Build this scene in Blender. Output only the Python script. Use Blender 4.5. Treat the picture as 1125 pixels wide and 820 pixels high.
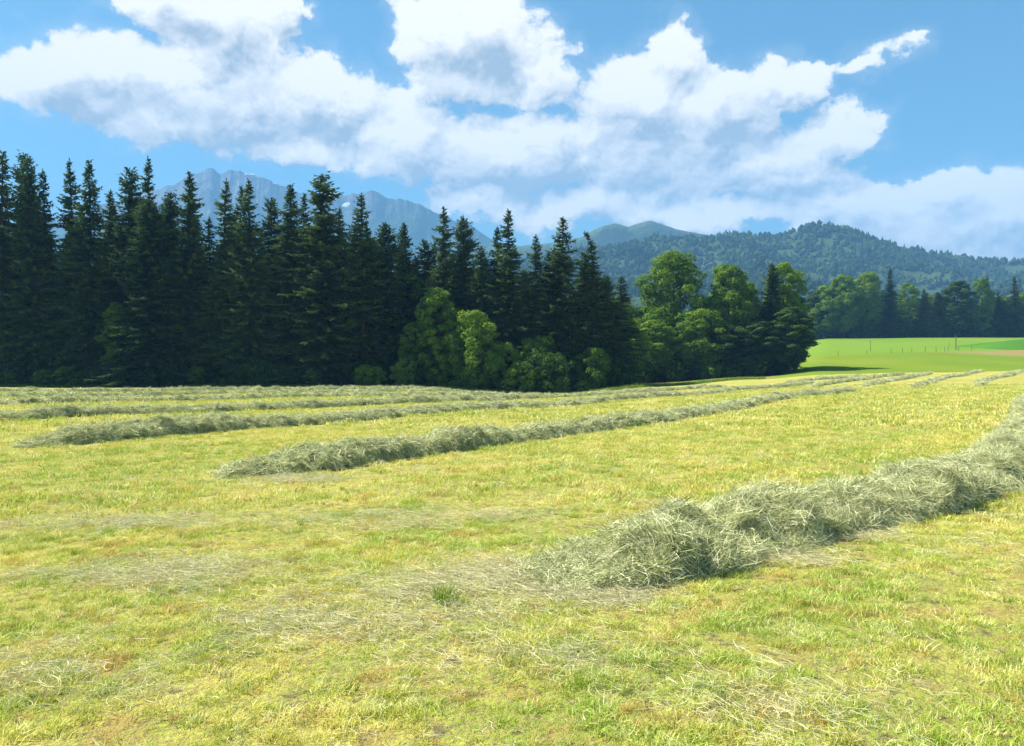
import bpy, math
import numpy as np
from mathutils import Vector

sc = bpy.context.scene
for o in list(bpy.data.objects):
    bpy.data.objects.remove(o)
C = sc.collection
ONLY = ''      # 'sky' would build the sky alone for a quick look

# ------------------------------------------------------------------ camera
cam_d = bpy.data.cameras.new('camera')
cam_d.sensor_width = 36.0
cam_d.lens = 27.71
cam_d.clip_start = 0.05
cam_d.clip_end = 20000
cam = bpy.data.objects.new('camera', cam_d)
cam.location = (0, 0, 1.6)
cam.rotation_euler = (math.radians(90), 0, 0)
C.objects.link(cam)
sc.camera = cam

# ------------------------------------------------------------------ sun and exposure
SUN_EL, SUN_AZ = math.radians(51), math.radians(-70)      # azimuth from +Y, clockwise; the sun stands ahead on the left
SUN_DIR = Vector((math.sin(SUN_AZ) * math.cos(SUN_EL), math.cos(SUN_AZ) * math.cos(SUN_EL), math.sin(SUN_EL)))
sun_d = bpy.data.lights.new('sun', 'SUN')
sun_d.energy = 5.0
sun_d.angle = math.radians(0.53)
sun_d.color = (1.0, 0.95, 0.86)
sun = bpy.data.objects.new('sun', sun_d)
sun.rotation_euler = SUN_DIR.to_track_quat('Z', 'Y').to_euler()
C.objects.link(sun)
vs = sc.view_settings
vs.view_transform = 'Standard'
vs.look = 'None'
vs.exposure = 1.42
vs.gamma = 1.0
vs.use_curve_mapping = False
cy = sc.cycles
cy.max_bounces = 4
cy.diffuse_bounces = 2
cy.glossy_bounces = 1
cy.transmission_bounces = 3
cy.transparent_max_bounces = 4
cy.volume_bounces = 0
cy.caustics_reflective = False
cy.caustics_refractive = False
cy.use_denoising = True
cy.sample_clamp_indirect = 4.0
cy.use_adaptive_sampling = True
cy.adaptive_threshold = 0.025


# ------------------------------------------------------------------ node helper
class NT:
    def __init__(s, tree):
        s.t = tree
        s.n = tree.nodes
        s.n.clear()

    def put(s, sock, v):
        if isinstance(v, bpy.types.NodeSocket):
            s.t.links.new(v, sock)
        elif v is not None:
            if hasattr(sock.default_value, '__len__') and not hasattr(v, '__len__'):
                v = (v,) * len(sock.default_value)
            if hasattr(sock.default_value, '__len__') and len(sock.default_value) == 4 and len(v) == 3:
                v = tuple(v) + (1,)
            sock.default_value = v

    def m(s, op, a, b=None, c=None, clamp=False):
        n = s.n.new('ShaderNodeMath'); n.operation = op; n.use_clamp = clamp
        for k, v in enumerate((a, b, c)):
            if v is not None: s.put(n.inputs[k], v)
        return n.outputs[0]

    def v(s, op, a, b=None, c=None):
        n = s.n.new('ShaderNodeVectorMath'); n.operation = op
        for k, x in enumerate((a, b, c)):
            if x is not None: s.put(n.inputs[k], x)
        return n.outputs['Value'] if op in ('DOT_PRODUCT', 'LENGTH', 'DISTANCE') else n.outputs['Vector']

    def mix(s, f, a, b, blend='MIX'):
        n = s.n.new('ShaderNodeMix'); n.data_type = 'RGBA'; n.blend_type = blend
        s.put(n.inputs[0], f); s.put(n.inputs[6], a); s.put(n.inputs[7], b)
        return n.outputs[2]

    def noise(s, vec, scale, detail=4, rough=0.5, color=False, dist=0.0):
        n = s.n.new('ShaderNodeTexNoise')
        if vec is not None: s.put(n.inputs['Vector'], vec)
        n.inputs['Scale'].default_value = scale
        n.inputs['Detail'].default_value = detail
        n.inputs['Roughness'].default_value = rough
        n.inputs['Distortion'].default_value = dist
        return n.outputs['Color' if color else 'Fac']

    def step(s, x, a, b):
        n = s.n.new('ShaderNodeMapRange'); n.interpolation_type = 'SMOOTHSTEP'
        s.put(n.inputs[0], x); s.put(n.inputs[1], a); s.put(n.inputs[2], b)
        n.inputs[3].default_value = 0; n.inputs[4].default_value = 1
        return n.outputs[0]

    def sep(s, x):
        n = s.n.new('ShaderNodeSeparateXYZ'); s.put(n.inputs[0], x)
        return n.outputs

    def comb(s, x, y, z=0.0):
        n = s.n.new('ShaderNodeCombineXYZ')
        for k, q in enumerate((x, y, z)): s.put(n.inputs[k], q)
        return n.outputs[0]

    def new(s, kind, **kw):
        n = s.n.new(kind)
        for k, q in kw.items(): s.put(n.inputs[k], q)
        return n


# ------------------------------------------------------------------ world: clear June sky with cumulus
def D2A(px, py):
    a = math.atan((px - 562.5) / 866.0)
    return a, (410 - py) / 866.0 * math.cos(a)

w = bpy.data.worlds.new('World')
sc.world = w
w.use_nodes = True
t = NT(w.node_tree)
w.cycles.sampling_method = 'MANUAL'
w.cycles.sample_map_resolution = 512
SKY_STRENGTH = 0.0515
CLOUD_GREY, CLOUD_WHITE, SKY_TINT = (3.6, 4.0, 4.3), (10.3, 9.6, 8.6), (0.55, 0.92, 0.99)
tc = t.n.new('ShaderNodeTexCoord').outputs['Generated']
sky = t.n.new('ShaderNodeTexSky')
sky.sky_type = 'NISHITA'
sky.sun_disc = False
sky.sun_elevation = SUN_EL
sky.sun_rotation = SUN_AZ % (2 * math.pi)
sky.altitude = 600
sky.air_density = 1.25
sky.dust_density = 0.6
sky.ozone_density = 1.6
dx, dy, dz = t.sep(tc)
hr = t.m('SQRT', t.m('ADD', t.m('MULTIPLY', dx, dx), t.m('MULTIPLY', dy, dy)))
az = t.m('ARCTAN2', dx, dy)
el = t.m('DIVIDE', dz, t.m('MAXIMUM', hr, 0.02))
P = t.comb(az, el)
# domain warp gives the cauliflower outline
wn = t.noise(t.v('MULTIPLY', tc, (1, 1, 1.2)), 10.0, 6, 0.62, color=True)
warp = t.v('MULTIPLY', t.v('SUBTRACT', wn, (.5, .5, .5)), (.115, .10, 0))
PW = t.v('ADD', P, warp)

def blobs(vec, lst, grow=1.0, soft=0.22):
    """1 - distance to the nearest puff, in puff radii, smoothly blended"""
    acc = None
    for px, py, rx, ry in lst:
        a, e = D2A(px, py)
        kx, ky = 866.0 / rx / grow, 866.0 / ry / grow
        d = t.v('LENGTH', t.v('MULTIPLY_ADD', vec, (kx, ky, 0), (-a * kx, -e * ky, 0)))
        acc = d if acc is None else t.m('SMOOTH_MIN', acc, d, soft)
    return t.m('SUBTRACT', 1.0, acc)

CLOUD = [  # puffs: places read off in the photograph's pixels, turned into sky directions
    (60, 92, 66, 42), (150, 85, 75, 42), (175, 128, 75, 30), (255, 45, 62, 58), (200, 5, 75, 26), (300, 8, 30, 22), (265, 120, 95, 48),
    (365, 105, 62, 48), (325, 160, 75, 22),
    (480, 40, 50, 46), (535, 35, 62, 50), (590, 75, 48, 44), (510, 85, 70, 32),
    (450, 145, 75, 48), (560, 165, 95, 48), (520, 212, 62, 15),
    (735, 55, 38, 42), (700, 110, 75, 48), (790, 112, 85, 45), (870, 95, 42, 26), (925, 145, 48, 30), (690, 170, 110, 55), (830, 180, 110, 45),
    (640, 225, 130, 22), (790, 236, 150, 20), (930, 225, 110, 32), (1035, 205, 48, 20), (1020, 255, 110, 30), (1115, 230, 62, 45), (1200, 265, 90, 42),
    ]
WISP = [(945, 68, 52, 24), (985, 48, 48, 22), (335, 22, 22, 14), (655, 88, 26, 18), (905, 72, 30, 16), (1010, 40, 20, 10)]
GREY = [
    (90, 112, 60, 24), (245, 130, 75, 34), (250, 50, 40, 30), (530, 75, 60, 34), (560, 200, 150, 30),
    (700, 165, 90, 40), (800, 175, 70, 40), (900, 215, 80, 20), (1020, 262, 110, 16), (340, 135, 50, 24),
]
body = blobs(PW, CLOUD)
wisp = t.m('SUBTRACT', t.m('MULTIPLY', t.m('MINIMUM', t.m('MAXIMUM', blobs(PW, WISP), -1.0), 0.8), 0.62), 0.34)
body = t.m('MAXIMUM', body, wisp)
def billow(vec):
    """fractal of round bulges, the cauliflower of a cumulus, plus finer fray"""
    v = t.n.new('ShaderNodeTexVoronoi'); v.feature = 'F1'; v.normalize = True
    t.put(v.inputs['Vector'], vec)
    v.inputs['Scale'].default_value = 17.0; v.inputs['Detail'].default_value = 3.0; v.inputs['Roughness'].default_value = 0.5; v.inputs['Lacunarity'].default_value = 2.3
    n = t.noise(vec, 24.0, 7, 0.62)
    return t.m('ADD', t.m('MULTIPLY', t.m('SUBTRACT', 0.30, v.outputs['Distance']), 1.0), t.m('MULTIPLY', t.m('SUBTRACT', n, 0.5), 0.62))
WV = t.v('MULTIPLY_ADD', t.v('SUBTRACT', wn, (.5, .5, .5)), (.07, .07, .07), t.v('MULTIPLY', tc, (1, 1, 1.2)))
n_edge = billow(WV)
# clouds of the same kind all round the sky outside the view
n_low = t.noise(t.v('MULTIPLY', tc, (1.0, 1.0, 2.2)), 2.6, 3, 0.5)
away = t.m('MAXIMUM', t.step(t.m('ABSOLUTE', az), 0.66, 0.86), t.step(el, 0.60, 0.85))
out_f = t.m('MULTIPLY', t.m('SUBTRACT', n_low, 0.60), 6.0)
body = t.mix(away, body, out_f)
D = t.m('ADD', body, t.m('MULTIPLY', n_edge, 1.15))
alpha = t.step(D, -0.09, 0.16)
veil = t.m('MULTIPLY', t.step(D, -0.45, 0.1), 0.14)
alpha = t.m('MAXIMUM', alpha, veil)
# shading: white where a puff thins toward the sun (up and to the left), grey-blue underneath and where it is thick
body2 = blobs(t.v('ADD', PW, (-.016, .034, 0)), CLOUD, 1.05)
n_b = billow(t.v('ADD', WV, (-.005, 0, .010)))
rl = t.m('ADD', t.m('MULTIPLY', t.m('SUBTRACT', body, t.mix(away, body2, out_f)), 0.95), t.m('MULTIPLY', t.m('SUBTRACT', n_edge, n_b), 2.1))
GW = t.v('ADD', P, t.v('MULTIPLY', warp, (0.9, 0.9, 0)))
gr = t.m('MAXIMUM', t.step(blobs(GW, GREY, 1.15), -0.15, 0.9), t.m('MULTIPLY', away, t.step(D, .4, 1.8)))
gr = t.m('ADD', gr, t.m('MULTIPLY', t.step(D, .15, 1.0), .28))
lit = t.m('SUBTRACT', t.m('ADD', 0.78, rl), t.m('MULTIPLY', gr, 0.48), clamp=True)
cl_col = t.mix(lit, CLOUD_GREY, CLOUD_WHITE)
skyc = t.v('MULTIPLY', sky.outputs[0], SKY_TINT)
col = t.mix(alpha, skyc, cl_col)
bg = t.new('ShaderNodeBackground', Color=col, Strength=SKY_STRENGTH)
ow = t.n.new('ShaderNodeOutputWorld')
t.t.links.new(bg.outputs[0], ow.inputs[0])


# ------------------------------------------------------------------ noise, terrain
def _h(ix, iy, seed):
    n = (ix.astype(np.int64) * 374761393 + iy.astype(np.int64) * 668265263 + seed * 1442695041) & 0xffffffff
    n = ((n ^ (n >> 13)) * 1274126177) & 0xffffffff
    return ((n ^ (n >> 16)) & 0xffff) / 65535.0

def vnoise(x, y, seed=0):
    ix = np.floor(x); iy = np.floor(y)
    fx = x - ix; fy = y - iy
    fx = fx * fx * fx * (fx * (fx * 6 - 15) + 10); fy = fy * fy * fy * (fy * (fy * 6 - 15) + 10)
    a = _h(ix, iy, seed); b = _h(ix + 1, iy, seed); c = _h(ix, iy + 1, seed); d = _h(ix + 1, iy + 1, seed)
    return (a * (1 - fx) + b * fx) * (1 - fy) + (c * (1 - fx) + d * fx) * fy

def fbm(x, y, oct=4, seed=0, gain=0.5):
    s = 0; amp = 1; tot = 0
    for k in range(oct):
        s = s + amp * vnoise(x * 2 ** k + 17.3 * k, y * 2 ** k - 9.1 * k, seed + k); tot += amp; amp *= gain
    return s / tot

def ridged(x, y, oct=5, seed=0):
    s = 0; amp = 1; tot = 0
    for k in range(oct):
        s = s + amp * (1 - np.abs(2 * vnoise(x * 2.1 ** k + 5.7 * k, y * 2.1 ** k, seed + k) - 1)); tot += amp; amp *= 0.5
    return s / tot

TA = np.array([-1.2, -0.65, -0.15, 0.052, 0.176, 0.306, 0.404, 0.532, 0.65, 1.2])
TD = np.array([0, 10, 20, 40, 60, 80, 100, 120, 140, 200, 310, 450, 800, 4000.])
TZ = np.array([
 [0,0,0,0,0,-.05,-.15,-.2,-.2,0,2,4,8,8],
 [0,0,0,0,0,-.05,-.15,-.2,-.2,0,2,4,8,8],
 [0,0,0,0,-.05,-.1,-.2,-.3,-.3,0,2,4,8,8],
 [0,0,0,-.15,-.4,-.75,-1.1,-1.2,-1.2,-.6,2,4,8,8],
 [0,0,0,-.05,-.1,-.1,-.05,.05,.2,1.5,4,6,10,10],
 [0,0,.02,.1,.2,.45,.7,.9,1.15,3.5,9,11,14,14],
 [0,0,.05,.22,.4,.9,1.3,1.7,2.6,6.5,15.2,17,18,18],
 [0,0,.05,.25,.5,1.05,1.6,1.85,3.0,7.2,15.6,17.5,18,18],
 [0,0,.05,.3,.6,1.2,1.8,2.0,3.0,7.4,15.6,17.5,18,18],
 [0,0,.05,.3,.6,1.2,1.8,2.0,3.0,7.4,15.6,17.5,18,18]])
_hh = np.diff(TD); _dd = np.diff(TZ, axis=1) / _hh
TM = np.zeros_like(TZ); TM[:, 1:-1] = (_dd[:, :-1] * _hh[1:] + _dd[:, 1:] * _hh[:-1]) / (_hh[1:] + _hh[:-1]); TM[:, -1] = _dd[:, -1]

def ground_z(x, y):
    x = np.asarray(x, float); y = np.asarray(y, float)
    r = np.hypot(x, y); th = np.arctan2(x, y); tcl = np.clip(th, -0.87, 0.87)
    d = np.clip(r * np.cos(tcl), 0, 3999); a = np.tan(tcl)
    i = np.clip(np.searchsorted(TA, a, side='right') - 1, 0, len(TA) - 2)
    u = (a - TA[i]) / (TA[i + 1] - TA[i]); u = u * u * (3 - 2 * u)
    j = np.clip(np.searchsorted(TD, d, side='right') - 1, 0, len(TD) - 2)
    h = TD[j + 1] - TD[j]; s = (d - TD[j]) / h
    def herm(k):
        return ((2*s**3-3*s**2+1)*TZ[k,j]+(s**3-2*s*s+s)*h*TM[k,j]+(-2*s**3+3*s*s)*TZ[k,j+1]+(s**3-s*s)*h*TM[k,j+1])
    z = herm(i) * (1 - u) + herm(i + 1) * u
    f = np.clip((np.abs(th) - 1.2) / 0.6, 0, 1)
    z = z * (1 - f * f * (3 - 2 * f))
    return z + 0.06*np.clip(d/30,0,1)*(np.sin(x*.13+1.)*np.cos(y*.11)+.6*np.sin(x*.31+y*.23))*np.clip((150-d)/60,0,1)

def gz(x, y): return float(ground_z(x, y))


# ------------------------------------------------------------------ mesh and object helpers
def mesh_np(name, verts, faces, mat=None, smooth=False, tint=None):
    """faces: int array (n,3) or (n,4)"""
    me = bpy.data.meshes.new(name)
    verts = np.ascontiguousarray(verts, dtype=np.float32); faces = np.ascontiguousarray(faces, dtype=np.int32)
    k = faces.shape[1]; nf = len(faces)
    me.vertices.add(len(verts)); me.vertices.foreach_set('co', verts.ravel())
    me.loops.add(nf * k); me.loops.foreach_set('vertex_index', faces.ravel())
    me.polygons.add(nf)
    me.polygons.foreach_set('loop_start', np.arange(0, nf * k, k, dtype=np.int32))
    me.polygons.foreach_set('use_smooth', np.full(nf, smooth, dtype=bool))
    if tint is not None:
        at = me.attributes.new('tint', 'FLOAT', 'POINT')
        at.data.foreach_set('value', np.ascontiguousarray(tint, dtype=np.float32))
    me.update(calc_edges=True)
    if mat: me.materials.append(mat)
    return me

def obj(name, data, parent=None, loc=None, **props):
    o = bpy.data.objects.new(name, data)
    C.objects.link(o)
    if loc is not None: o.location = loc
    if parent is not None: o.parent = parent
    for k, v in props.items(): o[k] = v
    return o

def material(name):
    m = bpy.data.materials.new(name); m.use_nodes = True
    return m, NT(m.node_tree)

def finish(t, shader):
    o = t.n.new('ShaderNodeOutputMaterial'); t.t.links.new(shader, o.inputs[0])

def leaf_shader(t, col, trans=0.35, tcol=None):
    d = t.new('ShaderNodeBsdfDiffuse', Color=col)
    tr = t.new('ShaderNodeBsdfTranslucent', Color=tcol if tcol is not None else col)
    mx = t.n.new('ShaderNodeMixShader'); mx.inputs[0].default_value = trans
    t.t.links.new(d.outputs[0], mx.inputs[1]); t.t.links.new(tr.outputs[0], mx.inputs[2])
    return mx.outputs[0]

def pos(t): return t.n.new('ShaderNodeNewGeometry').outputs['Position']
def attr(t, name):
    n = t.n.new('ShaderNodeAttribute'); n.attribute_name = name
    return n.outputs['Fac']
def rnd(t): return t.n.new('ShaderNodeObjectInfo').outputs['Random']

def bump(t, h, strength, dist):
    n = t.n.new('ShaderNodeBump'); n.inputs['Strength'].default_value = strength; n.inputs['Distance'].default_value = dist
    t.put(n.inputs['Height'], h)
    return n.outputs[0]


# ------------------------------------------------------------------ materials
ROWDIR = math.radians(48)      # the swaths run off to the right and away

def field_colour(t):
    p = pos(t)
    x, y, z = t.sep(p)
    across = t.m('SUBTRACT', t.m('MULTIPLY', x, math.sin(ROWDIR)), t.m('MULTIPLY', y, math.cos(ROWDIR)))
    along = t.m('ADD', t.m('MULTIPLY', x, math.cos(ROWDIR)), t.m('MULTIPLY', y, math.sin(ROWDIR)))
    n1 = t.noise(p, 0.22, 4, 0.6)
    n2 = t.noise(p, 1.3, 5, 0.65)
    n3 = t.noise(p, 7.0, 4, 0.65)
    ns = t.noise(t.comb(t.m('MULTIPLY', across, 1.0), t.m('MULTIPLY', along, 0.05)), 1.1, 4, 0.6)
    g = t.m('ADD', t.m('MULTIPLY', n1, 0.5), t.m('ADD', t.m('MULTIPLY', n2, 0.5), t.m('MULTIPLY', ns, 0.5)))
    c = t.mix(t.step(g, 0.60, 0.86), YELLOW, GREEN)
    c = t.mix(t.m('MULTIPLY', t.step(n3, 0.52, 0.72), 0.6), c, STRAW)
    c = t.mix(t.m('MULTIPLY', t.step(t.noise(p, 2.4, 5, 0.7), 0.50, 0.66), 0.85), c, OCHRE)
    return c, n3, p

YELLOW = (0.67, 0.61, 0.14)
GREEN = (0.36, 0.46, 0.065)
STRAW = (0.72, 0.66, 0.34)
OCHRE = (0.50, 0.36, 0.10)

m_field, t = material('mown_field')
c, n3, p = field_colour(t)
soil = t.m('MULTIPLY', t.step(t.noise(p, 7.0, 5, 0.7), 0.52, 0.68), 0.75)
c = t.mix(t.m('MULTIPLY', t.step(t.noise(p, 38.0, 3, .6), .40, .58), .7), c, (0.40, 0.31, 0.13))
c = t.v('MULTIPLY', t.mix(soil, c, (0.12, 0.085, 0.045)), (.82, .82, .82))
pb = t.new('ShaderNodeBsdfDiffuse', Color=c)
hb = t.m('ADD', t.noise(p, 26, 5, 0.7), t.m('MULTIPLY', t.noise(p, 5, 4, 0.6), 1.6))
t.t.links.new(bump(t, hb, 0.8, 0.07), pb.inputs['Normal'])
finish(t, pb.outputs[0])

m_blade, t = material('grass_blade')
c, n3, p = field_colour(t)
tn = attr(t, 'tint'); r = rnd(t)
k = t.m('ADD', t.m('MULTIPLY', tn, 0.45), t.m('MULTIPLY', r, 0.55))
c2 = t.mix(t.step(k, 0.55, 0.9), c, STRAW)
c2 = t.mix(t.m('MULTIPLY', t.step(t.noise(p, 4.0, 3, .6), .52, .66), t.step(r, .3, .7)), c2, OCHRE)
c2 = t.mix(t.m('MULTIPLY', t.step(k, 0.42, 0.1), 0.75), c2, (0.24, 0.37, 0.04))
c2 = t.v('MULTIPLY', c2, t.comb(*[t.m('ADD', 0.95, t.m('MULTIPLY', r, 0.4))] * 3))
finish(t, leaf_shader(t, c2, 0.28))

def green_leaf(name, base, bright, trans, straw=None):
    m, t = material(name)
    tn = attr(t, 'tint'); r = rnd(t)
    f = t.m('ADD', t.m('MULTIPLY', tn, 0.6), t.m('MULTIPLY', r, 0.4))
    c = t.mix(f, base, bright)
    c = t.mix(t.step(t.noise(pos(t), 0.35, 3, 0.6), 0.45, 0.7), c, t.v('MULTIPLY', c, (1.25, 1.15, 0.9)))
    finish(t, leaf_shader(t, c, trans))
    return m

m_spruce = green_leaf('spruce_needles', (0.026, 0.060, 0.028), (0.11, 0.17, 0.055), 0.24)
m_broad = green_leaf('broad_leaves', (0.08, 0.165, 0.022), (0.20, 0.32, 0.038), 0.34)
m_young = green_leaf('young_leaves', (0.085, 0.175, 0.028), (0.19, 0.30, 0.042), 0.38)
m_dark = green_leaf('dark_leaves', (0.035, 0.08, 0.022), (0.09, 0.15, 0.035), 0.26)
m_weed = green_leaf('weed_leaves', (0.15, 0.25, 0.03), (0.25, 0.36, 0.045), 0.35)
m_hillwood, t = material('hill_wood')
p = pos(t); r = rnd(t)
stand = t.noise(p, .011, 5, .65)
c = t.mix(t.m('ADD', t.m('MULTIPLY', attr(t, 'tint'), .4), t.m('MULTIPLY', r, .6)), (0.022, 0.048, 0.026), (0.05, 0.088, 0.034))
c = t.mix(t.m('MULTIPLY', t.step(stand, .48, .60), t.step(r, .15, .6)), c, (0.095, 0.14, 0.04))
c = t.mix(t.step(stand, .44, .34), c, (0.018, 0.04, 0.024))
finish(t, leaf_shader(t, c, .2))

m_bark, t = material('bark')
p = pos(t)
n = t.noise(t.v('MULTIPLY', p, (1, 1, .25)), 9, 5, .7)
pb = t.new('ShaderNodeBsdfDiffuse', Color=t.mix(n, (0.035, 0.03, 0.024), (0.12, 0.10, 0.08)))
t.t.links.new(bump(t, n, 0.6, 0.05), pb.inputs['Normal'])
finish(t, pb.outputs[0])

HAY_A, HAY_B, HAY_C = (0.74, 0.74, 0.41), (0.42, 0.47, 0.18), (0.93, 0.88, 0.57)
m_hay, t = material('hay_strand')
tn = attr(t, 'tint'); r = rnd(t)
c = t.mix(t.step(tn, 0.06, 0.38), (0.12, 0.14, 0.045), HAY_B)
c = t.mix(t.step(tn, 0.3, 0.6), c, HAY_A)
c = t.mix(t.step(tn, 0.8, 0.97), c, HAY_C)
c = t.v('MULTIPLY', c, t.comb(*[t.m('ADD', 0.85, t.m('MULTIPLY', r, 0.35))] * 3))
finish(t, leaf_shader(t, c, 0.15))

m_mound, t = material('hay_body')
p = pos(t)
n = t.noise(p, 14, 6, .7); n2 = t.noise(p, 2.5, 4, .6)
c = t.mix(n, HAY_B, HAY_A)
c = t.v('MULTIPLY', t.mix(t.step(n2, .5, .75), c, (0.34, 0.37, 0.18)), (.75, .75, .75))
pb = t.new('ShaderNodeBsdfDiffuse', Color=c)
t.t.links.new(bump(t, t.m('ADD', n, t.noise(p, 45, 4, .7)), 1.0, 0.08), pb.inputs['Normal'])
finish(t, pb.outputs[0])

def turf(name, c1, c2, c3, s1=0.12, s2=0.7, bs=2.5, bd=0.25):
    m, t = material(name)
    p = pos(t)
    c = t.mix(t.step(t.noise(p, s1, 4, .6), .35, .65), c1, c2)
    c = t.mix(t.m('MULTIPLY', t.step(t.noise(p, s2, 5, .65), .5, .7), .7), c, c3)
    pb = t.new('ShaderNodeBsdfDiffuse', Color=c)
    t.t.links.new(bump(t, t.noise(p, bs, 5, .7), 0.6, bd), pb.inputs['Normal'])
    finish(t, pb.outputs[0])
    return m
m_verge = turf('verge_turf', (0.17, 0.19, 0.05), (0.24, 0.19, 0.07), (0.13, 0.19, 0.03))
m_far = turf('far_meadow_turf', (0.12, 0.21, 0.025), (0.15, 0.235, 0.03), (0.145, 0.22, 0.033), .03, .2, 1.0, .1)
m_bank = turf('bank_turf', (0.055, 0.15, 0.02), (0.07, 0.18, 0.025), (0.06, 0.14, 0.02), .1, .5, 1.5, .2)
m_floor = turf('forest_floor', (0.06, 0.05, 0.028), (0.05, 0.06, 0.025), (0.04, 0.035, 0.02))

# unmown meadow: green on the left, running to seed (brown) on the right
m_meadow, t = material('unmown_meadow')
p = pos(t); x, y, z = t.sep(p)
n = t.noise(t.v('MULTIPLY', p, (1, .5, 1)), .05, 4, .6); n2 = t.noise(t.v('MULTIPLY', p, (1, .5, 1)), .4, 5, .65)
fx = t.m('ADD', t.m('MULTIPLY', x, 0.016), t.m('ADD', t.m('MULTIPLY', y, 0.004), t.m('MULTIPLY', t.m('SUBTRACT', n, .5), 1.6)))
c = t.mix(t.step(n, .4, .65), (0.125, 0.195, 0.022), (0.165, 0.215, 0.025))
c = t.mix(t.step(fx, 2.15, 2.75), c, (0.235, 0.185, 0.075))
c = t.mix(t.m('MULTIPLY', t.step(n2, .5, .75), .5), c, (0.16, 0.155, 0.045))
pb = t.new('ShaderNodeBsdfDiffuse', Color=c)
t.t.links.new(bump(t, n2, 0.7, .3), pb.inputs['Normal'])
finish(t, pb.outputs[0])

m_post, t = material('weathered_post')
pb = t.new('ShaderNodeBsdfDiffuse', Color=t.mix(t.noise(pos(t), 6, 4, .6), (0.10, 0.085, 0.07), (0.2, 0.17, 0.14)))
finish(t, pb.outputs[0])

# hill and mountains
m_hill, t = material('wooded_hill')
p = pos(t)
c = t.mix(t.noise(p, .02, 5, .6), (0.035, 0.06, 0.025), (0.06, 0.09, 0.03))
finish(t, t.new('ShaderNodeBsdfDiffuse', Color=c).outputs[0])

m_ridge, t = material('alpine_ridge')
p = pos(t)
nw = t.noise(p, .006, 6, .6)
c = t.mix(t.step(nw, .46, .56), (0.045, 0.075, 0.035), (0.085, 0.12, 0.05))
c = t.mix(t.step(t.noise(p, .05, 4, .6), .5, .7), c, (0.05, 0.085, 0.035))
pb = t.new('ShaderNodeBsdfDiffuse', Color=c)
t.t.links.new(bump(t, t.noise(p, .06, 5, .7), .8, 12), pb.inputs['Normal'])
finish(t, pb.outputs[0])

m_rock, t = material('mountain_rock')
p = pos(t); x, y, z = t.sep(p)
n = t.noise(p, .006, 7, .65); n2 = t.noise(p, .02, 5, .7)
c = t.mix(t.step(n2, .35, .65), (0.13, 0.14, 0.145), (0.24, 0.24, 0.235))
c = t.mix(t.step(t.m('ADD', z, t.m('MULTIPLY', t.m('SUBTRACT', n, .5), 700)), 800, 520), c, (0.07, 0.11, 0.045))
nz = t.sep(t.n.new('ShaderNodeNewGeometry').outputs['Normal'])[2]
def patch(cx, cz, rx, rz):
    d = t.v('MULTIPLY', t.v('SUBTRACT', p, (cx, 0, cz)), (1 / rx, 0, 1 / rz))
    return t.m('SUBTRACT', 1.0, t.v('LENGTH', d))
sn = None
for q in ((-1085, 838, 55, 14), (-770, 745, 60, 40), (-985, 800, 30, 10), (-690, 700, 30, 16), (-905, 790, 25, 10)):
    v_ = patch(*q); sn = v_ if sn is None else t.m('MAXIMUM', sn, v_)
sn = t.m('ADD', sn, t.m('MULTIPLY', t.m('SUBTRACT', t.noise(p, .02, 5, .65), .5), 2.2))
c = t.mix(t.step(sn, 0.35, 0.5), c, (0.85, 0.86, 0.88))
pb = t.new('ShaderNodeBsdfDiffuse', Color=c)
t.t.links.new(bump(t, t.m('ADD', n, n2), .9, 25), pb.inputs['Normal'])
finish(t, pb.outputs[0])


# ------------------------------------------------------------------ ground: one sheet cut along its borders into field, verge, meadows, forest floor
def interp(x, xs, ys): return np.interp(x, xs, ys)
FA = [-1.2, -.65, -.2, 0.0, .05, .10, .15, .25, .31, .325, .345, .53, .65, 1.2]
F_END = [95, 96, 95, 91, 89, 88, 89, 97, 104, 105, 106, 106, 106, 106]        # mown field ends
V_END = [99, 99, 98, 95, 94, 97, 122, 127, 128, 129, 189, 196, 200, 200]      # verge / unmown strip ends
M_END = [99, 99, 98, 95, 94, 97, 122, 127, 128, 129, 303, 303, 303, 303]      # far meadow ends

rr = [0.0, 0.4]
while rr[-1] < 3800: rr.append(rr[-1] * (1.02 if rr[-1] < 420 else 1.06))
rr = np.array(rr[1:])
th = np.radians(np.concatenate([np.arange(-180, -50, 4.0), np.arange(-50, 50, 0.3), np.arange(50, 180, 4.0)]))
nr, nth = len(rr), len(th)
RR, TH = np.meshgrid(rr, th, indexing='ij')
X = RR * np.sin(TH); Y = RR * np.cos(TH); Z = ground_z(X, Y)
Z = Z + np.where(RR < 60, 0.03 * (fbm(X * 1.2, Y * 1.2, 3, 5) - .5) * np.clip(RR / 3, 0, 1), 0)
V = np.stack([X, Y, Z], -1).reshape(-1, 3)
I, J = np.meshgrid(np.arange(nr - 1), np.arange(nth), indexing='ij')
J2 = (J + 1) % nth
FQ = np.stack([I * nth + J, (I + 1) * nth + J, (I + 1) * nth + J2, I * nth + J2], -1).reshape(-1, 4)[:, ::-1]
cx, cyy = V[FQ].mean(1)[:, 0], V[FQ].mean(1)[:, 1]
ct = np.clip(np.arctan2(cx, cyy), -.87, .87); cd = np.hypot(cx, cyy) * np.cos(ct); ca = np.tan(ct)
wob = 2.0 * (fbm(cx * .15, cyy * .15, 3, 9) - .5)
fe, ve, me_ = interp(ca, FA, F_END) + wob, interp(ca, FA, V_END) + wob, interp(ca, FA, M_END)
isright = ca > 0.335
zone = np.where(cd < fe, 0, np.where(cd < ve, np.where(isright, 2, 1), np.where(cd < me_, 3, 4)))
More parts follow.
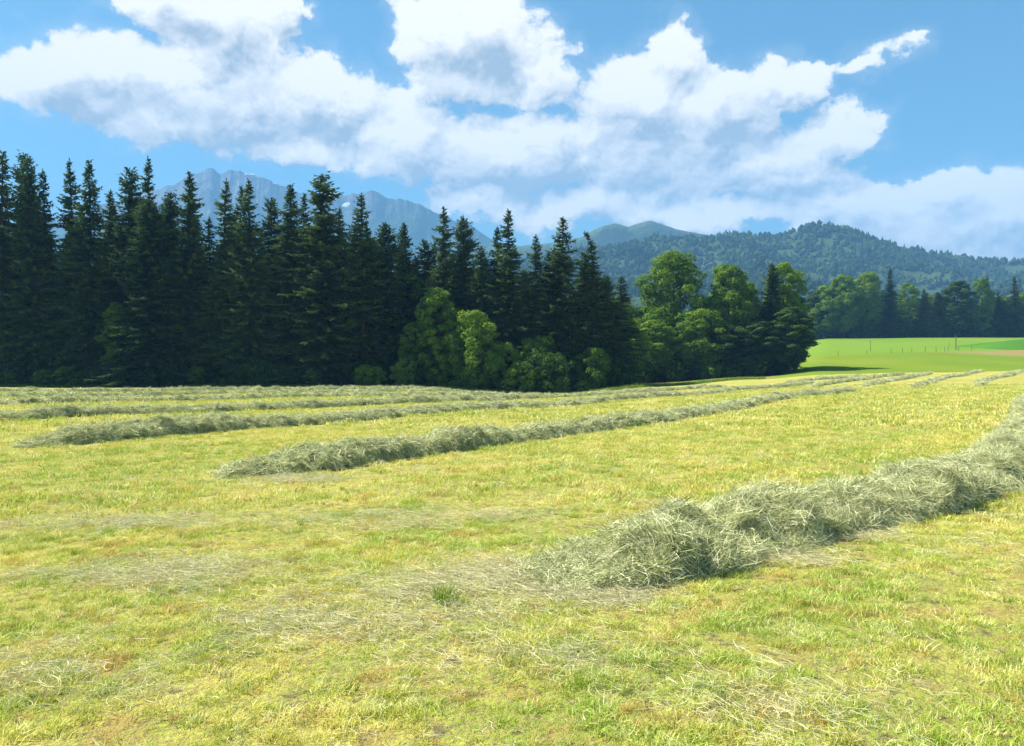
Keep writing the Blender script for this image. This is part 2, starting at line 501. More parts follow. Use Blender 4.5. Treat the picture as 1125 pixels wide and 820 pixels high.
GR = [('mown_field', m_field, 'freshly mown yellow-green hay field in the foreground', 'field'),
      ('verge', m_verge, 'uncut brownish grass verge between mown field and wood', 'verge'),
      ('unmown_meadow', m_meadow, 'unmown meadow strip beyond the field crest, browning to the right', 'meadow'),
      ('far_meadow', m_far, 'bright green far meadow below the distant tree line', 'meadow'),
      ('ground', m_floor, 'dark forest floor and ground under and behind the woods', 'ground')]
def submesh(name, V, F, mat):
    u, inv = np.unique(F, return_inverse=True)
    return mesh_np(name, V[u], inv.reshape(F.shape), mat, smooth=True)
if ONLY != 'sky':
    for k, (nm, mt, lab, cat) in enumerate(GR):
        obj(nm, submesh(nm, V, FQ[zone == k], mt), kind='structure', label=lab, category=cat)

# grassy bank at the right end of the far meadow
if ONLY != 'sky':
    uu, vv = np.meshgrid(np.linspace(-1, 1, 41), np.linspace(-1, 1, 25), indexing='ij')
    bx, by = 158 + uu * 32, 215 + vv * 14
    hz = 2.9 * np.clip(1 - np.abs(uu) ** 2.2, 0, 1) ** .8 * np.clip(1 - np.abs(vv) ** 2, 0, 1) ** .8
    bz = ground_z(bx, by) + hz - 0.12 + .15 * (fbm(bx * .3, by * .3, 3, 3) - .5)
    BV = np.stack([bx, by, bz], -1).reshape(-1, 3)
    i, j = np.meshgrid(np.arange(40), np.arange(24), indexing='ij')
    BF = np.stack([i * 25 + j, (i + 1) * 25 + j, (i + 1) * 25 + j + 1, i * 25 + j + 1], -1).reshape(-1, 4)
    obj('grassy_bank', mesh_np('grassy_bank', BV, BF, m_bank, True), kind='structure',
        label='low dark green grassy bank at the right of the far meadow', category='bank')


# ------------------------------------------------------------------ hill and mountains
def relief_sheet(name, mat, prof_px, depth, near, back, amp, seed, a0, a1, na, nd, rough, label, smooth=True, zbase=6):
    """heightfield whose crest follows a measured skyline; crest at `depth`, foot at `near`, back slope to `back`"""
    px = np.array([q[0] for q in prof_px], float); py = np.array([q[1] for q in prof_px], float)
    pa = (px - 562.5) / 866.0
    A, S = np.meshgrid(np.linspace(a0, a1, na), np.linspace(0, 1, nd), indexing='ij')
    crest_h = 1.6 + (410 - np.interp(A, pa, py)) / 866.0 * depth + (.14 * amp * (fbm(A * 70, A * 0 + seed, 4, seed, .6) - .5) if not smooth else 0)
    u = S / 0.7
    front = np.clip(u, 0, 1); dep = np.where(u <= 1, near + (depth - near) * front, depth + (back - depth) * np.clip((S - .7) / .3, 0, 1))
    x = A * (depth * 0.35 + dep * 0.65)
    # keep the crest itself true to its bearing
    x = np.where(u <= 1, A * (depth * (0.35 * front + 0.0) + dep * (1 - 0.35 * front)), A * dep)
    prof = front ** 1.15 * (1 - .12 * np.sin(front * math.pi))
    prof = np.where(u <= 1, prof, 1 - np.clip((S - .7) / .3, 0, 1) ** 1.2)
    nz_ = (ridged(x / rough, dep / rough, 5, seed) - .6) * amp
    env = np.clip(front * (1 - front) * 4, 0, 1) * .9 + .1
    z = zbase + (crest_h - zbase) * prof + nz_ * np.where(u <= 1, env, .3 * prof)
    z = np.where((S <= 0) | (S >= 1), zbase - 3, z)
    VV = np.stack([x, dep, z], -1).reshape(-1, 3)
    i, j = np.meshgrid(np.arange(na - 1), np.arange(nd - 1), indexing='ij')
    FF = np.stack([i * nd + j, (i + 1) * nd + j, (i + 1) * nd + j + 1, i * nd + j + 1], -1).reshape(-1, 4)
    me = mesh_np(name, VV, FF, mat, smooth)
    o = obj(name, me, kind='structure', label=label, category='hill' if 'hill' in name else 'mountain')
    return o, x, dep, z, u

HILL = [(-300, 380), (200, 350), (420, 320), (540, 290), (630, 275), (680, 270), (740, 264), (800, 259), (850, 261), (880, 254), (900, 251),
        (930, 253), (960, 261), (1000, 269), (1050, 279), (1090, 287), (1125, 292), (1200, 305), (1400, 340)]
RIDGE = [(300, 330), (480, 285), (540, 270), (600, 266), (625, 262), (640, 258), (652, 250), (664, 245), (676, 243), (690, 247), (702, 243), (714, 240),
         (726, 244), (745, 251), (770, 256), (800, 262), (815, 254), (830, 258), (850, 268), (900, 285), (1050, 292), (1090, 290), (1125, 287), (1300, 300)]
ROCK = [(-400, 330), (-100, 280), (60, 240), (150, 215), (190, 202), (212, 192), (224, 188), (234, 183), (243, 189), (255, 187), (270, 190), (285, 195), (300, 198),
        (330, 210), (350, 208), (380, 213), (400, 211), (412, 209), (422, 214), (432, 218), (440, 215), (456, 222), (475, 230), (500, 242), (520, 250), (545, 266), (580, 280),
        (640, 300), (800, 330), (1000, 350)]
if ONLY != 'sky':
    hill_o, hx, hy, hz_, hu = relief_sheet('wooded_hill', m_hill, HILL, 1500, 620, 1850, 120, 3, -1.0, 1.0, 240, 60, 260.,
                                           'long forested hill rising behind the trees at the right')
    relief_sheet('alpine_ridge', m_ridge, RIDGE, 2300, 1900, 2700, 90, 8, -.4, .9, 260, 50, 320., 'hazy blue-green alpine ridge peeking over the forested hill')
    relief_sheet('rocky_mountain', m_rock, ROCK, 3300, 2600, 3700, 220, 12, -1.1, .6, 620, 110, 380., 'hazy blue rocky mountain with snow patches behind the spruces', smooth=False)


# ------------------------------------------------------------------ instancing of uncountable stuff (blades, strands, far crowns)
def source(name, meshes):
    c = bpy.data.collections.new(name)
    for k, me in enumerate(meshes):
        o = bpy.data.objects.new('%s_%02d' % (name, k), me)
        c.objects.link(o)
    return c

def scatter(name, coll, nvar, P_, rot, scl, rng, parent=None, **props):
    n = len(P_)
    me = bpy.data.meshes.new(name)
    me.vertices.add(n); me.vertices.foreach_set('co', np.ascontiguousarray(P_, dtype=np.float32).ravel())
    a = me.attributes.new('rot', 'FLOAT_VECTOR', 'POINT'); a.data.foreach_set('vector', np.ascontiguousarray(rot, dtype=np.float32).ravel())
    a = me.attributes.new('scl', 'FLOAT_VECTOR', 'POINT'); a.data.foreach_set('vector', np.ascontiguousarray(scl, dtype=np.float32).ravel())
    a = me.attributes.new('idx', 'INT', 'POINT'); a.data.foreach_set('value', rng.integers(0, nvar, n).astype(np.int32))
    o = obj(name, me, parent, kind='stuff', **props)
    ng = bpy.data.node_groups.new(name + '_scatter', 'GeometryNodeTree')
    ng.interface.new_socket('Geometry', in_out='INPUT', socket_type='NodeSocketGeometry')
    ng.interface.new_socket('Geometry', in_out='OUTPUT', socket_type='NodeSocketGeometry')
    gi, go = ng.nodes.new('NodeGroupInput'), ng.nodes.new('NodeGroupOutput')
    ci = ng.nodes.new('GeometryNodeCollectionInfo'); ci.inputs['Collection'].default_value = coll
    ci.inputs['Separate Children'].default_value = True; ci.inputs['Reset Children'].default_value = True
    ip = ng.nodes.new('GeometryNodeInstanceOnPoints'); ip.inputs['Pick Instance'].default_value = True
    L = ng.links.new
    def at(nm, ty):
        x = ng.nodes.new('GeometryNodeInputNamedAttribute'); x.data_type = ty; x.inputs[0].default_value = nm
        return x.outputs['Attribute']
    L(gi.outputs[0], ip.inputs['Points']); L(ci.outputs[0], ip.inputs['Instance'])
    L(at('idx', 'INT'), ip.inputs['Instance Index'])
    er = ng.nodes.new('FunctionNodeEulerToRotation'); L(at('rot', 'FLOAT_VECTOR'), er.inputs[0]); L(er.outputs[0], ip.inputs['Rotation'])
    L(at('scl', 'FLOAT_VECTOR'), ip.inputs['Scale']); L(ip.outputs[0], go.inputs[0])
    o.modifiers.new('scatter', 'NODES').node_group = ng
    return o

rng = np.random.default_rng(7)

# ---- wood on the hill: small rounded or pointed crowns
def small_crown(seed, conifer):
    r = np.random.default_rng(seed)
    nth_, nz_ = 9, 6
    vs_, fs_ = [], []
    for k in range(nz_ + 1):
        u = k / nz_
        rad = (1 - u) ** .7 * 2.7 if conifer else math.sin(math.pi * (0.12 + .86 * u)) ** .7 * 4.0
        zz = u * (11.5 if conifer else 9.5)
        for q in range(nth_):
            a = 2 * math.pi * q / nth_ + k * .35
            f = r.uniform(.62, 1.25)
            vs_.append((rad * f * math.cos(a), rad * f * math.sin(a), zz + r.uniform(-.6, .6)))
    for k in range(nz_):
        for q in range(nth_):
            q2 = (q + 1) % nth_
            fs_.append((k * nth_ + q, k * nth_ + q2, (k + 1) * nth_ + q2, (k + 1) * nth_ + q))
    return mesh_np('small_crown', np.array(vs_), np.array(fs_), m_hillwood, False, r.uniform(0, 1, len(vs_)))
if ONLY != 'sky':
    col_cr = source('small_crown', [small_crown(k, k % 3 == 0) for k in range(9)])
    na_, nd_ = hx.shape
    N = 26000
    fi = rng.uniform(.26 * na_, .96 * na_, N); fj = rng.uniform(.06 * nd_, .735 * nd_, N)
    def bil(A):
        i0 = np.clip(fi.astype(int), 0, na_ - 2); j0 = np.clip(fj.astype(int), 0, nd_ - 2); a = fi - i0; b = fj - j0
        return (A[i0, j0] * (1 - a) + A[i0 + 1, j0] * a) * (1 - b) + (A[i0, j0 + 1] * (1 - a) + A[i0 + 1, j0 + 1] * a) * b
    Pc = np.stack([bil(hx), bil(hy), bil(hz_) - 2.0], -1)
    s = rng.uniform(.5, 1.3, N) * (0.45 + 1.1 * fbm(Pc[:, 0] / 70, Pc[:, 1] / 70, 3, 4))
    clr = fbm(Pc[:, 0] / 130 + 3, Pc[:, 1] / 130, 3, 14) < .70
    Pc, s = Pc[clr], s[clr]; N = len(s)
    scatter('hill_woodland', col_cr, 9, Pc, np.stack([np.zeros(N), np.zeros(N), rng.uniform(0, 6.28, N)], -1),
            np.stack([s, s, s * rng.uniform(.8, 1.2, N)], -1), rng, label='far wood covering the hillside behind the meadow', category='woodland')


# ------------------------------------------------------------------ trees
class Quads:
    def __init__(s): s.v = []; s.t = []
    def add(s, a, b, c, d, tint):      # arrays (n,3)
        s.v.append(np.stack([a, b, c, d], 1)); s.t.append(np.repeat(tint, 4))
    def mesh(s, name, mat):
        v = np.concatenate(s.v).reshape(-1, 3); tt = np.concatenate(s.t)
        return mesh_np(name, v, np.arange(len(v)).reshape(-1, 4), mat, False, tt)

def tube(path, rad, sides=7):
    path = np.asarray(path, float); n = len(path)
    vs_, fs_ = [], []
    for k in range(n):
        d = path[min(k + 1, n - 1)] - path[max(k - 1, 0)]; d = d / (np.linalg.norm(d) + 1e-9)
        ref = np.array([1., 0, 0]) if abs(d[2]) > .7 else np.array([0, 0, 1.])
        e1 = np.cross(d, ref); e1 /= np.linalg.norm(e1); e2 = np.cross(d, e1)
        for q in range(sides):
            a = 2 * math.pi * q / sides
            vs_.append(path[k] + rad[k] * (math.cos(a) * e1 + math.sin(a) * e2))
    for k in range(n - 1):
        for q in range(sides):
            q2 = (q + 1) % sides
            fs_.append((k * sides + q, k * sides + q2, (k + 1) * sides + q2, (k + 1) * sides + q))
    return np.array(vs_), np.array(fs_)

def tubes_mesh(name, lst, mat):
    V_, F_, o = [], [], 0
    for v, f in lst:
        V_.append(v); F_.append(f + o); o += len(v)
    return mesh_np(name, np.concatenate(V_), np.concatenate(F_), mat, True)

def make_spruce(seed, R=3.0, zb=0.05, dens=1.0, power=.78, bare=0.0, lean=0.0, nod=0.0):
    """30 m spruce: whorls of arching boughs hung with needle sprays"""
    r = np.random.default_rng(seed); H = 30.0
    ph = r.uniform(0, 6.28)
    def axis(z):
        u = z / H
        return np.array([lean * H * u * u + .12 * math.sin(u * 5 + ph), .12 * math.cos(u * 4 + ph), 0]) + np.array([nod * max(0, u - .93) ** 1.5 * 40, 0, 0])
    zz = np.linspace(0, H, 16)
    trunk = tubes_mesh('spruce_trunk', [tube([axis(z) + (0, 0, z) for z in zz], [max(.34 * (1 - z / H) ** .85, .02) for z in zz], 8)], m_bark)
    Q = Quads()
    z = zb * H
    lump = r.uniform(.75, 1.2, 14)
    while z < H - .15:
        u = z / H
        nb = int(round((4 + 4 * min(1, (1 - u) * 3)) * dens))
        Lw = R * min(1.0, ((1 - u) ** power) * 1.18) * np.interp(u, np.linspace(0, 1, 14), lump) * r.uniform(.8, 1.12)
        Lw = max(Lw, .22)
        if u < .25: Lw *= (.55 + .45 * u / .25 * 1.0) if bare > 0 else 1
        el0 = np.interp(u, [0, .35, .75, .93, 1], [-.35, -.15, .12, .55, 1.0])
        for b in range(nb):
            if bare > 0 and u < bare and r.random() < .55: continue
            azm = r.uniform(0, 6.283); L = Lw * r.uniform(.55, 1.18) * (.72 + .56 * float(vnoise(np.array(math.cos(azm) * 1.3 + z * .22), np.array(math.sin(azm) * 1.3 + seed), seed)))
            dh = np.array([math.cos(azm), math.sin(azm), 0]); sd = np.array([-dh[1], dh[0], 0])
            n = max(3, int(L / .21))
            s = (np.arange(n) + r.uniform(.2, .8, n)) / n
            dr = r.uniform(.25, .5)
            zz_ = L * (math.tan(el0) * s - dr * s ** 1.6 + .28 * s ** 3.2)
            base = axis(z) + np.array([0, 0, z + r.uniform(-.2, .2)])
            c = base + np.outer(s * L, dh); c[:, 2] += zz_
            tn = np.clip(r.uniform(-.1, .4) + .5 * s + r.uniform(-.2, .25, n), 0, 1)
            wid = .13
            for side in (-1, 1):
                l = (.28 + .75 * (1 - s)) * r.uniform(.5, 1.15, n) * min(1, .35 + L / 2.4)
                fw = r.uniform(.35, .95, n)
                dv = np.outer(l * fw, dh) + np.outer(side * l * .85, sd); dv[:, 2] -= l * r.uniform(.15, .75, n)
                tip = c + dv
                mid = c + dv * .45
                off = np.outer(np.full(n, wid), dh); off[:, 2] += r.uniform(-.05, .08, n)
                Q.add(c - off * .4, mid - off, tip, mid + off, tn)
            hl = r.uniform(.2, .7, n) * (1 - .4 * s) * min(1, .4 + L / 2.5)      # hanging curtains
            dv = np.zeros((n, 3)); dv[:, 2] = -hl; dv += r.uniform(-.12, .12, (n, 3))
            aa = r.uniform(0, 6.283, n); off = np.stack([np.cos(aa), np.sin(aa), 0 * aa], -1) * .12
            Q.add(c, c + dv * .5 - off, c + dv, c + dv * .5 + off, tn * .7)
            tipc = c[-1:]; dv = (dh * .35 * r.uniform(.6, 1.3) + np.array([0, 0, .05]))[None]
            Q.add(tipc, tipc + dv * .4 + sd * .1, tipc + dv, tipc + dv * .4 - sd * .1, np.array([.9]))
        z += r.uniform(.30, .58) * (.75 if u > .85 else 1)
    # leader
    top = axis(H) + np.array([0, 0, H])
    for q in range(8):
        a = q * .8; d = np.array([math.cos(a), math.sin(a), 0])
        p0 = top - np.array([0, 0, .12 * q]); Q.add(p0[None], (p0 + d * .07 + (0, 0, .1))[None], (p0 + d * .16 + (0, 0, .42))[None], (p0 - d * .05 + (0, 0, .2))[None], np.array([.8]))
    return trunk, Q.mesh('spruce_crown', m_spruce)

def make_broad(seed, H=20.0, R=5.5, mat=None, lobes=74, per=330, zlo=.08, shape=1.0, leaf=.34, trunk_r=.28):
    """broadleaf tree: trunk, limbs to every lobe, leaves scattered through each lobe's shell"""
    r = np.random.default_rng(seed)
    cz = (zlo + 1) / 2 * H; rz = (1 - zlo) / 2 * H
    tp = np.array([[.15 * math.sin(u * 4 + seed) * H * .05, .15 * math.cos(u * 3) * H * .05, u * H * .82] for u in np.linspace(0, 1, 9)])
    tubes = [tube(tp, [trunk_r * (1 - .85 * u) + .02 for u in np.linspace(0, 1, 9)], 8)]
    Q = Quads()
    for k in range(lobes):
        zf = -1 + 2 * ((k + r.uniform(.1, .9)) / lobes)
        ring = math.sqrt(max(0, 1 - abs(zf) ** (2.0 * shape)))
        rad = ring * R * r.uniform(.35, .95) ** .7
        a = k * 2.39996 + r.uniform(-.5, .5)
        c = np.array([rad * math.cos(a), rad * math.sin(a), cz + zf * rz * .9])
        lr = R * r.uniform(.17, .33) * (.8 + .2 * ring)
        # limb
        zt = np.clip(c[2] - .45 * rad - .4, .08 * H, .80 * H)
        p0 = np.array([np.interp(zt, tp[:, 2], tp[:, 0]), np.interp(zt, tp[:, 2], tp[:, 1]), zt])
        pm = p0 * .5 + c * .5 + np.array([0, 0, -.06 * rad])
        if k % 3 == 0: tubes.append(tube([p0, pm, c], [trunk_r * .33, trunk_r * .2, .025], 5))
        n = int(per * (lr / (R * .23)) ** 2)
        d = r.normal(size=(n, 3)); d[:, 2] += .25; d /= np.linalg.norm(d, axis=1)[:, None]
        lump = fbm(d[:, 0] * 2.6 + k * 3.1, d[:, 1] * 2.6 + d[:, 2] * 2.1, 2, seed) - .5
        rho = lr * r.uniform(.45, 1.0, n) ** .4 * (1 + .9 * lump)
        pc = c + d * rho[:, None] * np.array([1.2, 1.2, .75])
        nrm = d * .9 + r.normal(size=(n, 3)) * .42 + np.array([0, 0, .35]); nrm /= np.linalg.norm(nrm, axis=1)[:, None]
        e1 = np.cross(nrm, r.normal(size=(n, 3))); e1 /= np.linalg.norm(e1, axis=1)[:, None]; e2 = np.cross(nrm, e1)
        sz = (leaf * r.uniform(.5, 1.2, n))[:, None]
        tn = np.clip(r.uniform(.05, .75) + r.uniform(-.2, .3, n), 0, 1)
        Q.add(pc - e1 * sz * .6, pc + e2 * sz * .4 + e1 * sz * .05, pc + e1 * sz * .7, pc - e2 * sz * .4, tn)
    return tubes_mesh('tree_trunk', tubes, m_bark), Q.mesh('tree_crown', mat or m_broad)

def tree(name, label, cat, meshes, x, y, sx, sz, rot, group=None):
    e = obj(name, None, loc=(x, y, gz(x, y) - .08), label=label, category=cat)
    e.rotation_euler = (0, 0, rot); e.scale = (sx, sx, sz)
    e.empty_display_size = .5
    if group: e['group'] = group
    obj('trunk', meshes[0], e); obj('crown', meshes[1], e)
    return e

if ONLY != 'sky':
    SPR = [make_spruce(11, 4.2, power=.66), make_spruce(12, 4.7, power=.72), make_spruce(13, 3.9, dens=.9, bare=.35, power=.64),
           make_spruce(14, 4.3, dens=1.1, power=.58), make_spruce(15, 4.1, dens=.85, power=.68, bare=.2), make_spruce(16, 3.3, dens=.8, power=.85, lean=-.03, nod=-.9),
           make_spruce(17, 5.0, power=.60, dens=1.1), make_spruce(18, 4.6, power=.85, dens=1.0, lean=.012), make_spruce(19, 4.4, power=.5, dens=.95, bare=.15, lean=-.01)]
    BRO = [make_broad(21, 20, 5.4), make_broad(22, 20, 4.6, shape=.8), make_broad(23, 20, 3.6, mat=m_dark, lobes=64),
           make_broad(24, 20, 4.0, lobes=56, per=240), make_broad(25, 10, 3.8, mat=m_young, lobes=52, per=210, zlo=.03, leaf=.30, trunk_r=.12),
           make_broad(26, 13, 2.7, mat=m_young, lobes=64, per=230, zlo=.03, leaf=.32, trunk_r=.13)]
    BUSH = [make_broad(31, 3, 1.8, mat=m_young, lobes=24, per=110, zlo=.0, leaf=.22, trunk_r=.05),
            make_broad(32, 3, 2.2, mat=m_dark, lobes=26, per=120, zlo=.0, leaf=.22, trunk_r=.05)]

    EDGE = 'spruces along the front of the wood'
    # x, y, height, variant, width factor, label: the front of the spruce wood from the left edge of the photograph
    FRONT = [
        (-65.3, 101, 30.4, 0, 1.0, 'tall dark spruce cut off by the left edge of the photo'),
        (-64.5, 104, 31.1, 2, .9, 'spire of the slim spruce peeking just right of the leftmost spruce'),
        (-61.3, 101, 30.0, 3, .95, 'dense tall spruce, third from the left, with a blunt forked top'),
        (-60.6, 103, 28.7, 4, .8, 'lower thin spruce tucked against the fork-topped third spruce'),
        (-56.8, 102, 29.7, 4, .95, 'slim spruce with ragged needle-thin spire, standing left of its close twin'),
        (-53.5, 100, 28.9, 0, .95, 'tall spruce with pointed spire right of the ragged slim one'),
        (-54.4, 106, 26.8, 2, .9, 'low spruce top in the notch behind the pointed seventh-highest spire'),
        (-51.5, 106, 29.7, 4, .9, 'thin-topped spruce standing behind, left of the tallest crowned spruce'),
        (-47.3, 103, 30.2, 1, .85, 'tall spruce with dense broad tip behind the short broad spruce'),
        (-45.7, 99, 23.8, 3, 1.1, 'short broad spruce standing out in front of the tall broad-tipped spruce'),
        (-45.6, 104, 26.0, 2, .9, 'half-hidden spruce just right of the short broad front spruce'),
        (-42.3, 101, 27.8, 0, .95, 'spruce with thin spire just left of the mountain peak'),
        (-41.9, 104, 26.4, 4, .9, 'lower spruce spire directly under the left shoulder of the rocky peak'),
        (-36.9, 101, 27.0, 3, 1.0, 'dense conical spruce just right of the rocky mountain peak'),
        (-36.9, 105, 27.1, 4, .8, 'thin spruce top squeezed behind the two dense conical spruces'),
        (-33.3, 100, 26.6, 1, .95, 'dense full spruce right before the upper snow patch'),
        (-32.2, 105, 25.4, 2, .9, 'lower spruce in the dip beneath the upper snow patch'),
        (-28.6, 102, 26.4, 0, 1.0, 'dark spruce with narrow tip left of the tallest open-topped spruce'),
        (-27.7, 105, 26.2, 4, .85, 'spruce top squeezed between narrow-tipped and open-topped spruces'),
        (-23.7, 100, 27.4, 4, 1.15, 'tallest open-topped spruce with gaps showing sky, beside the snow patch'),
        (-22.8, 106, 24.5, 2, .8, 'thin spruce behind, in the gap right of the open-topped spruce'),
        (-19.2, 101, 25.2, 2, 1.05, 'ragged spruce with curved spire right of the bright gap'),
        (-18.4, 104, 22.5, 1, .9, 'shorter full spruce leaning on the ragged curved-spire spruce'),
        (-16.2, 103, 21.8, 3, .9, 'spruce with rounded lower top left of the lone small spire'),
        (-14.3, 106, 22.4, 4, .75, 'small lone spruce spire standing free before the mountain slope'),
        (-11.9, 107, 20.2, 2, .8, 'low spruce top behind, above the pale birch foliage'),
        (-9.6, 103, 23.9, 0, .9, 'pointed dark spruce rising behind the bright green maple'),
        (-6.2, 104, 23.3, 3, .8, 'column-like dark spruce right of the pointed one behind the maple'),
        (-3.8, 101, 18.8, 1, .8, 'shorter spruce in front between column-like spruce and the tall pair'),
        (-1.7, 104, 22.0, 4, .8, 'slim spruce just left of the dense tall central spruce'),
        (-0.5, 101, 23.8, 1, .9, 'dense tall spruce in the middle of the photo'),
        (3.0, 103, 21.0, 4, .85, 'thin-topped spruce between the dense central spruce and the layered one'),
        (4.7, 100, 18.3, 2, .85, 'low bare-stemmed spruce with visible pale trunk near the small bright bush'),
        (6.1, 99, 22.7, 4, 1.1, 'tall layered spruce with open boughs near the right end of the spruces'),
        (9.7, 102, 18.2, 0, .8, 'short spruce half hidden between layered spruce and the nodding one'),
        (10.5, 98, 20.0, 5, 1.0, 'slender spruce with drooping nodding tip at the right end of the spruces'),
        (12.2, 100, 14.7, 3, .85, 'low young spruce at the foot of the nodding slender spruce'),
    ]
    r0 = np.random.default_rng(5)
    VR = [2.9, 3.3, 2.6, 3.0, 2.7, 2.4]
    for k, (x, y, H, v, wf, lab) in enumerate(FRONT):
        if v != 5 and k % 3 == 1: v = 6 + (k // 3) % 3
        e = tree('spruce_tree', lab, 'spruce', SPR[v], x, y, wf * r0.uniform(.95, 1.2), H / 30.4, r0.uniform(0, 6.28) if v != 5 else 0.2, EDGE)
        if v != 5: e.rotation_euler = (r0.normal(0, .012), r0.normal(0, .016), e.rotation_euler[2])
    # deeper rows of the same wood
    k = 0
    for row, (d0, h0) in enumerate(((110, 25.5), (116, 25), (123, 25), (131, 25))):
        xs = np.arange(-92, 17 - row * 1.5, 4.6 if row < 2 else 5.4)
        for x in xs:
            x = x + r0.uniform(-1.6, 1.6); H = h0 * np.interp(x, [-90, -60, -20, 0, 15], [1.12, 1.1, .92, .78, .66]) * r0.uniform(.86, 1.0)
            tree('spruce_tree', 'dark spruce in the shaded depth behind the front row of the wood', 'spruce',
                 SPR[(0, 1, 2, 3, 4, 6, 7, 8)[int(r0.integers(0, 8))]], x, d0 + r0.uniform(-2.5, 2.5), r0.uniform(.9, 1.1), H / 30.4, r0.uniform(0, 6.28), 'spruces deep in the wood')
    # spruces just outside the left of the view carry the wood on
    for x, y, H, v in ((-69.5, 102, 30.5, 1), (-74.5, 101, 29, 0), (-80, 103, 31, 3)):
        tree('spruce_tree', 'tall spruce continuing the wood past the left edge', 'spruce', SPR[v], x, y, 1.0, H / 30.4, r0.uniform(0, 6.28), 'spruces past the left edge')

    # broadleaf trees: x, y, height, variant, native height, width factor, name, label
    BL = [
        (-9.4, 99, 13.1, 5, 13, 1.0, 'maple_tree', 'bright green young maple in front of the pointed dark spruce', 'maple'),
        (-4.6, 96.5, 10.0, 4, 10, .86, 'maple_tree', 'broad bright green young maple at wood edge, left of the dense central spruce', 'maple'),
        (-7.7, 104, 11.1, 1, 20, .62, 'maple_tree', 'darker maple crown squeezed between the two bright young maples', 'maple'),
        (-14.0, 107, 16.8, 3, 20, .75, 'birch_tree', 'pale green birch crown showing between spruces beneath the lone spire', 'birch'),
        (-21.4, 103, 16.5, 3, 20, .55, 'birch_tree', 'thin light green birch in the bright gap of the spruce wall', 'birch'),
        (-49.8, 99.5, 11.0, 3, 20, .5, 'birch_tree', 'thin light green birch low between spruces left of the short broad spruce', 'birch'),
        (7.6, 101, 9.0, 1, 20, .45, 'beech_tree', 'low light green beech under the layered spruce', 'beech'),
        (-12.3, 99.5, 8.6, 5, 13, .7, 'maple_tree', 'low maple at the wood edge under the low spruce left of the bright maples', 'maple'),
        (10.0, 96.5, 5.6, 4, 10, .6, 'maple_tree', 'low maple at the foot of the nodding slender spruce', 'maple'),
        (3.4, 98, 7.5, 4, 10, .7, 'maple_tree', 'small leafy maple between the central spruce and the layered spruce', 'maple'),
        (-0.9, 97.5, 6.4, 4, 10, .6, 'maple_tree', 'small low maple at the foot of the dense central spruce', 'maple'),
        (16.8, 117, 10.5, 1, 20, .7, 'beech_tree', 'dark green beech filling the corner between spruces and grove', 'beech'),
        (20.3, 136, 11.8, 1, 20, .75, 'beech_tree', 'yellow-green rounded beech right of the spruces, left of the tallest broadleaf', 'beech'),
        (18.2, 141, 15.6, 1, 20, .8, 'beech_tree', 'shaded beech behind the nodding slender spruce', 'beech'),
        (28.3, 138, 22.8, 0, 20, 1.12, 'lime_tree', 'tallest bright broadleaf tree with broad domed crown, right of the spruces', 'broadleaf tree'),
        (23.4, 130, 10.6, 1, 20, .85, 'beech_tree', 'low rounded beech in front at left of the tallest broadleaf', 'beech'),
        (31.6, 131, 11.8, 0, 20, .8, 'beech_tree', 'low spreading beech in front at right of the tallest broadleaf', 'beech'),
        (37.6, 137, 20.1, 1, 20, 1.0, 'ash_tree', 'tall dark-trunked ash with loose crown left of the dark pointed spruce', 'ash'),
        (42.0, 143, 17.4, 1, 20, .9, 'ash_tree', 'ash crown filling the gap just behind the dark pointed spruce', 'ash'),
        (47.6, 138, 19.8, 3, 20, .95, 'birch_tree', 'airy tall birch behind the dense round oak at the grove end', 'birch'),
        (46.4, 131, 11.4, 2, 20, 1.0, 'oak_tree', 'dense round dark oak at the right end of the grove', 'oak'),
        (41.0, 131, 9.5, 2, 20, .95, 'oak_tree', 'low dark leafy oak at the foot of the dark pointed spruce', 'oak'),
        (36.5, 130, 8.8, 2, 20, 1.0, 'oak_tree', 'low shaded oak at the grove edge below the ash', 'oak'),
        (49.6, 141, 15.0, 2, 20, 1.0, 'oak_tree', 'shaded oak half hidden behind the grove end', 'oak'),
        (123.2, 308, 21.4, 1, 20, 1.3, 'beech_tree', 'beech at the left end of the far tree line', 'beech'),
        (128.8, 306, 25.5, 1, 20, 1.35, 'beech_tree', 'bright tall beech, second from left in the far tree line', 'beech'),
        (138.9, 308, 26.2, 0, 20, 1.15, 'beech_tree', 'broad bright domed beech left of the tallest far spruce', 'beech'),
        (155.4, 309, 22.1, 3, 20, 1.1, 'birch_tree', 'loose birch right of the tallest far spruce', 'birch'),
        (173.3, 306, 22.6, 2, 20, 1.6, 'oak_tree', 'dark broad oak behind the field pole in the far tree line', 'oak'),
        (181.9, 305, 23.9, 3, 20, 1.0, 'birch_tree', 'light green tall birch between dark oak and rightmost far spruce', 'birch'),
        (204.7, 307, 21.6, 1, 20, 1.4, 'beech_tree', 'beech of the far tree line past the right edge', 'beech'),
        (119.8, 312, 20.1, 2, 20, 1.5, 'oak_tree', 'dark oak of the far tree line peeking out beside the grove', 'oak'),
    ]
    for x, y, H, v, nh, wf, nm, lab, cat in BL:
        tree(nm, lab, cat, BRO[v], x, y, wf, H / nh, r0.uniform(0, 6.28), 'broadleaf trees of grove and far tree line' if y > 120 else 'broadleaf trees along the wood edge')
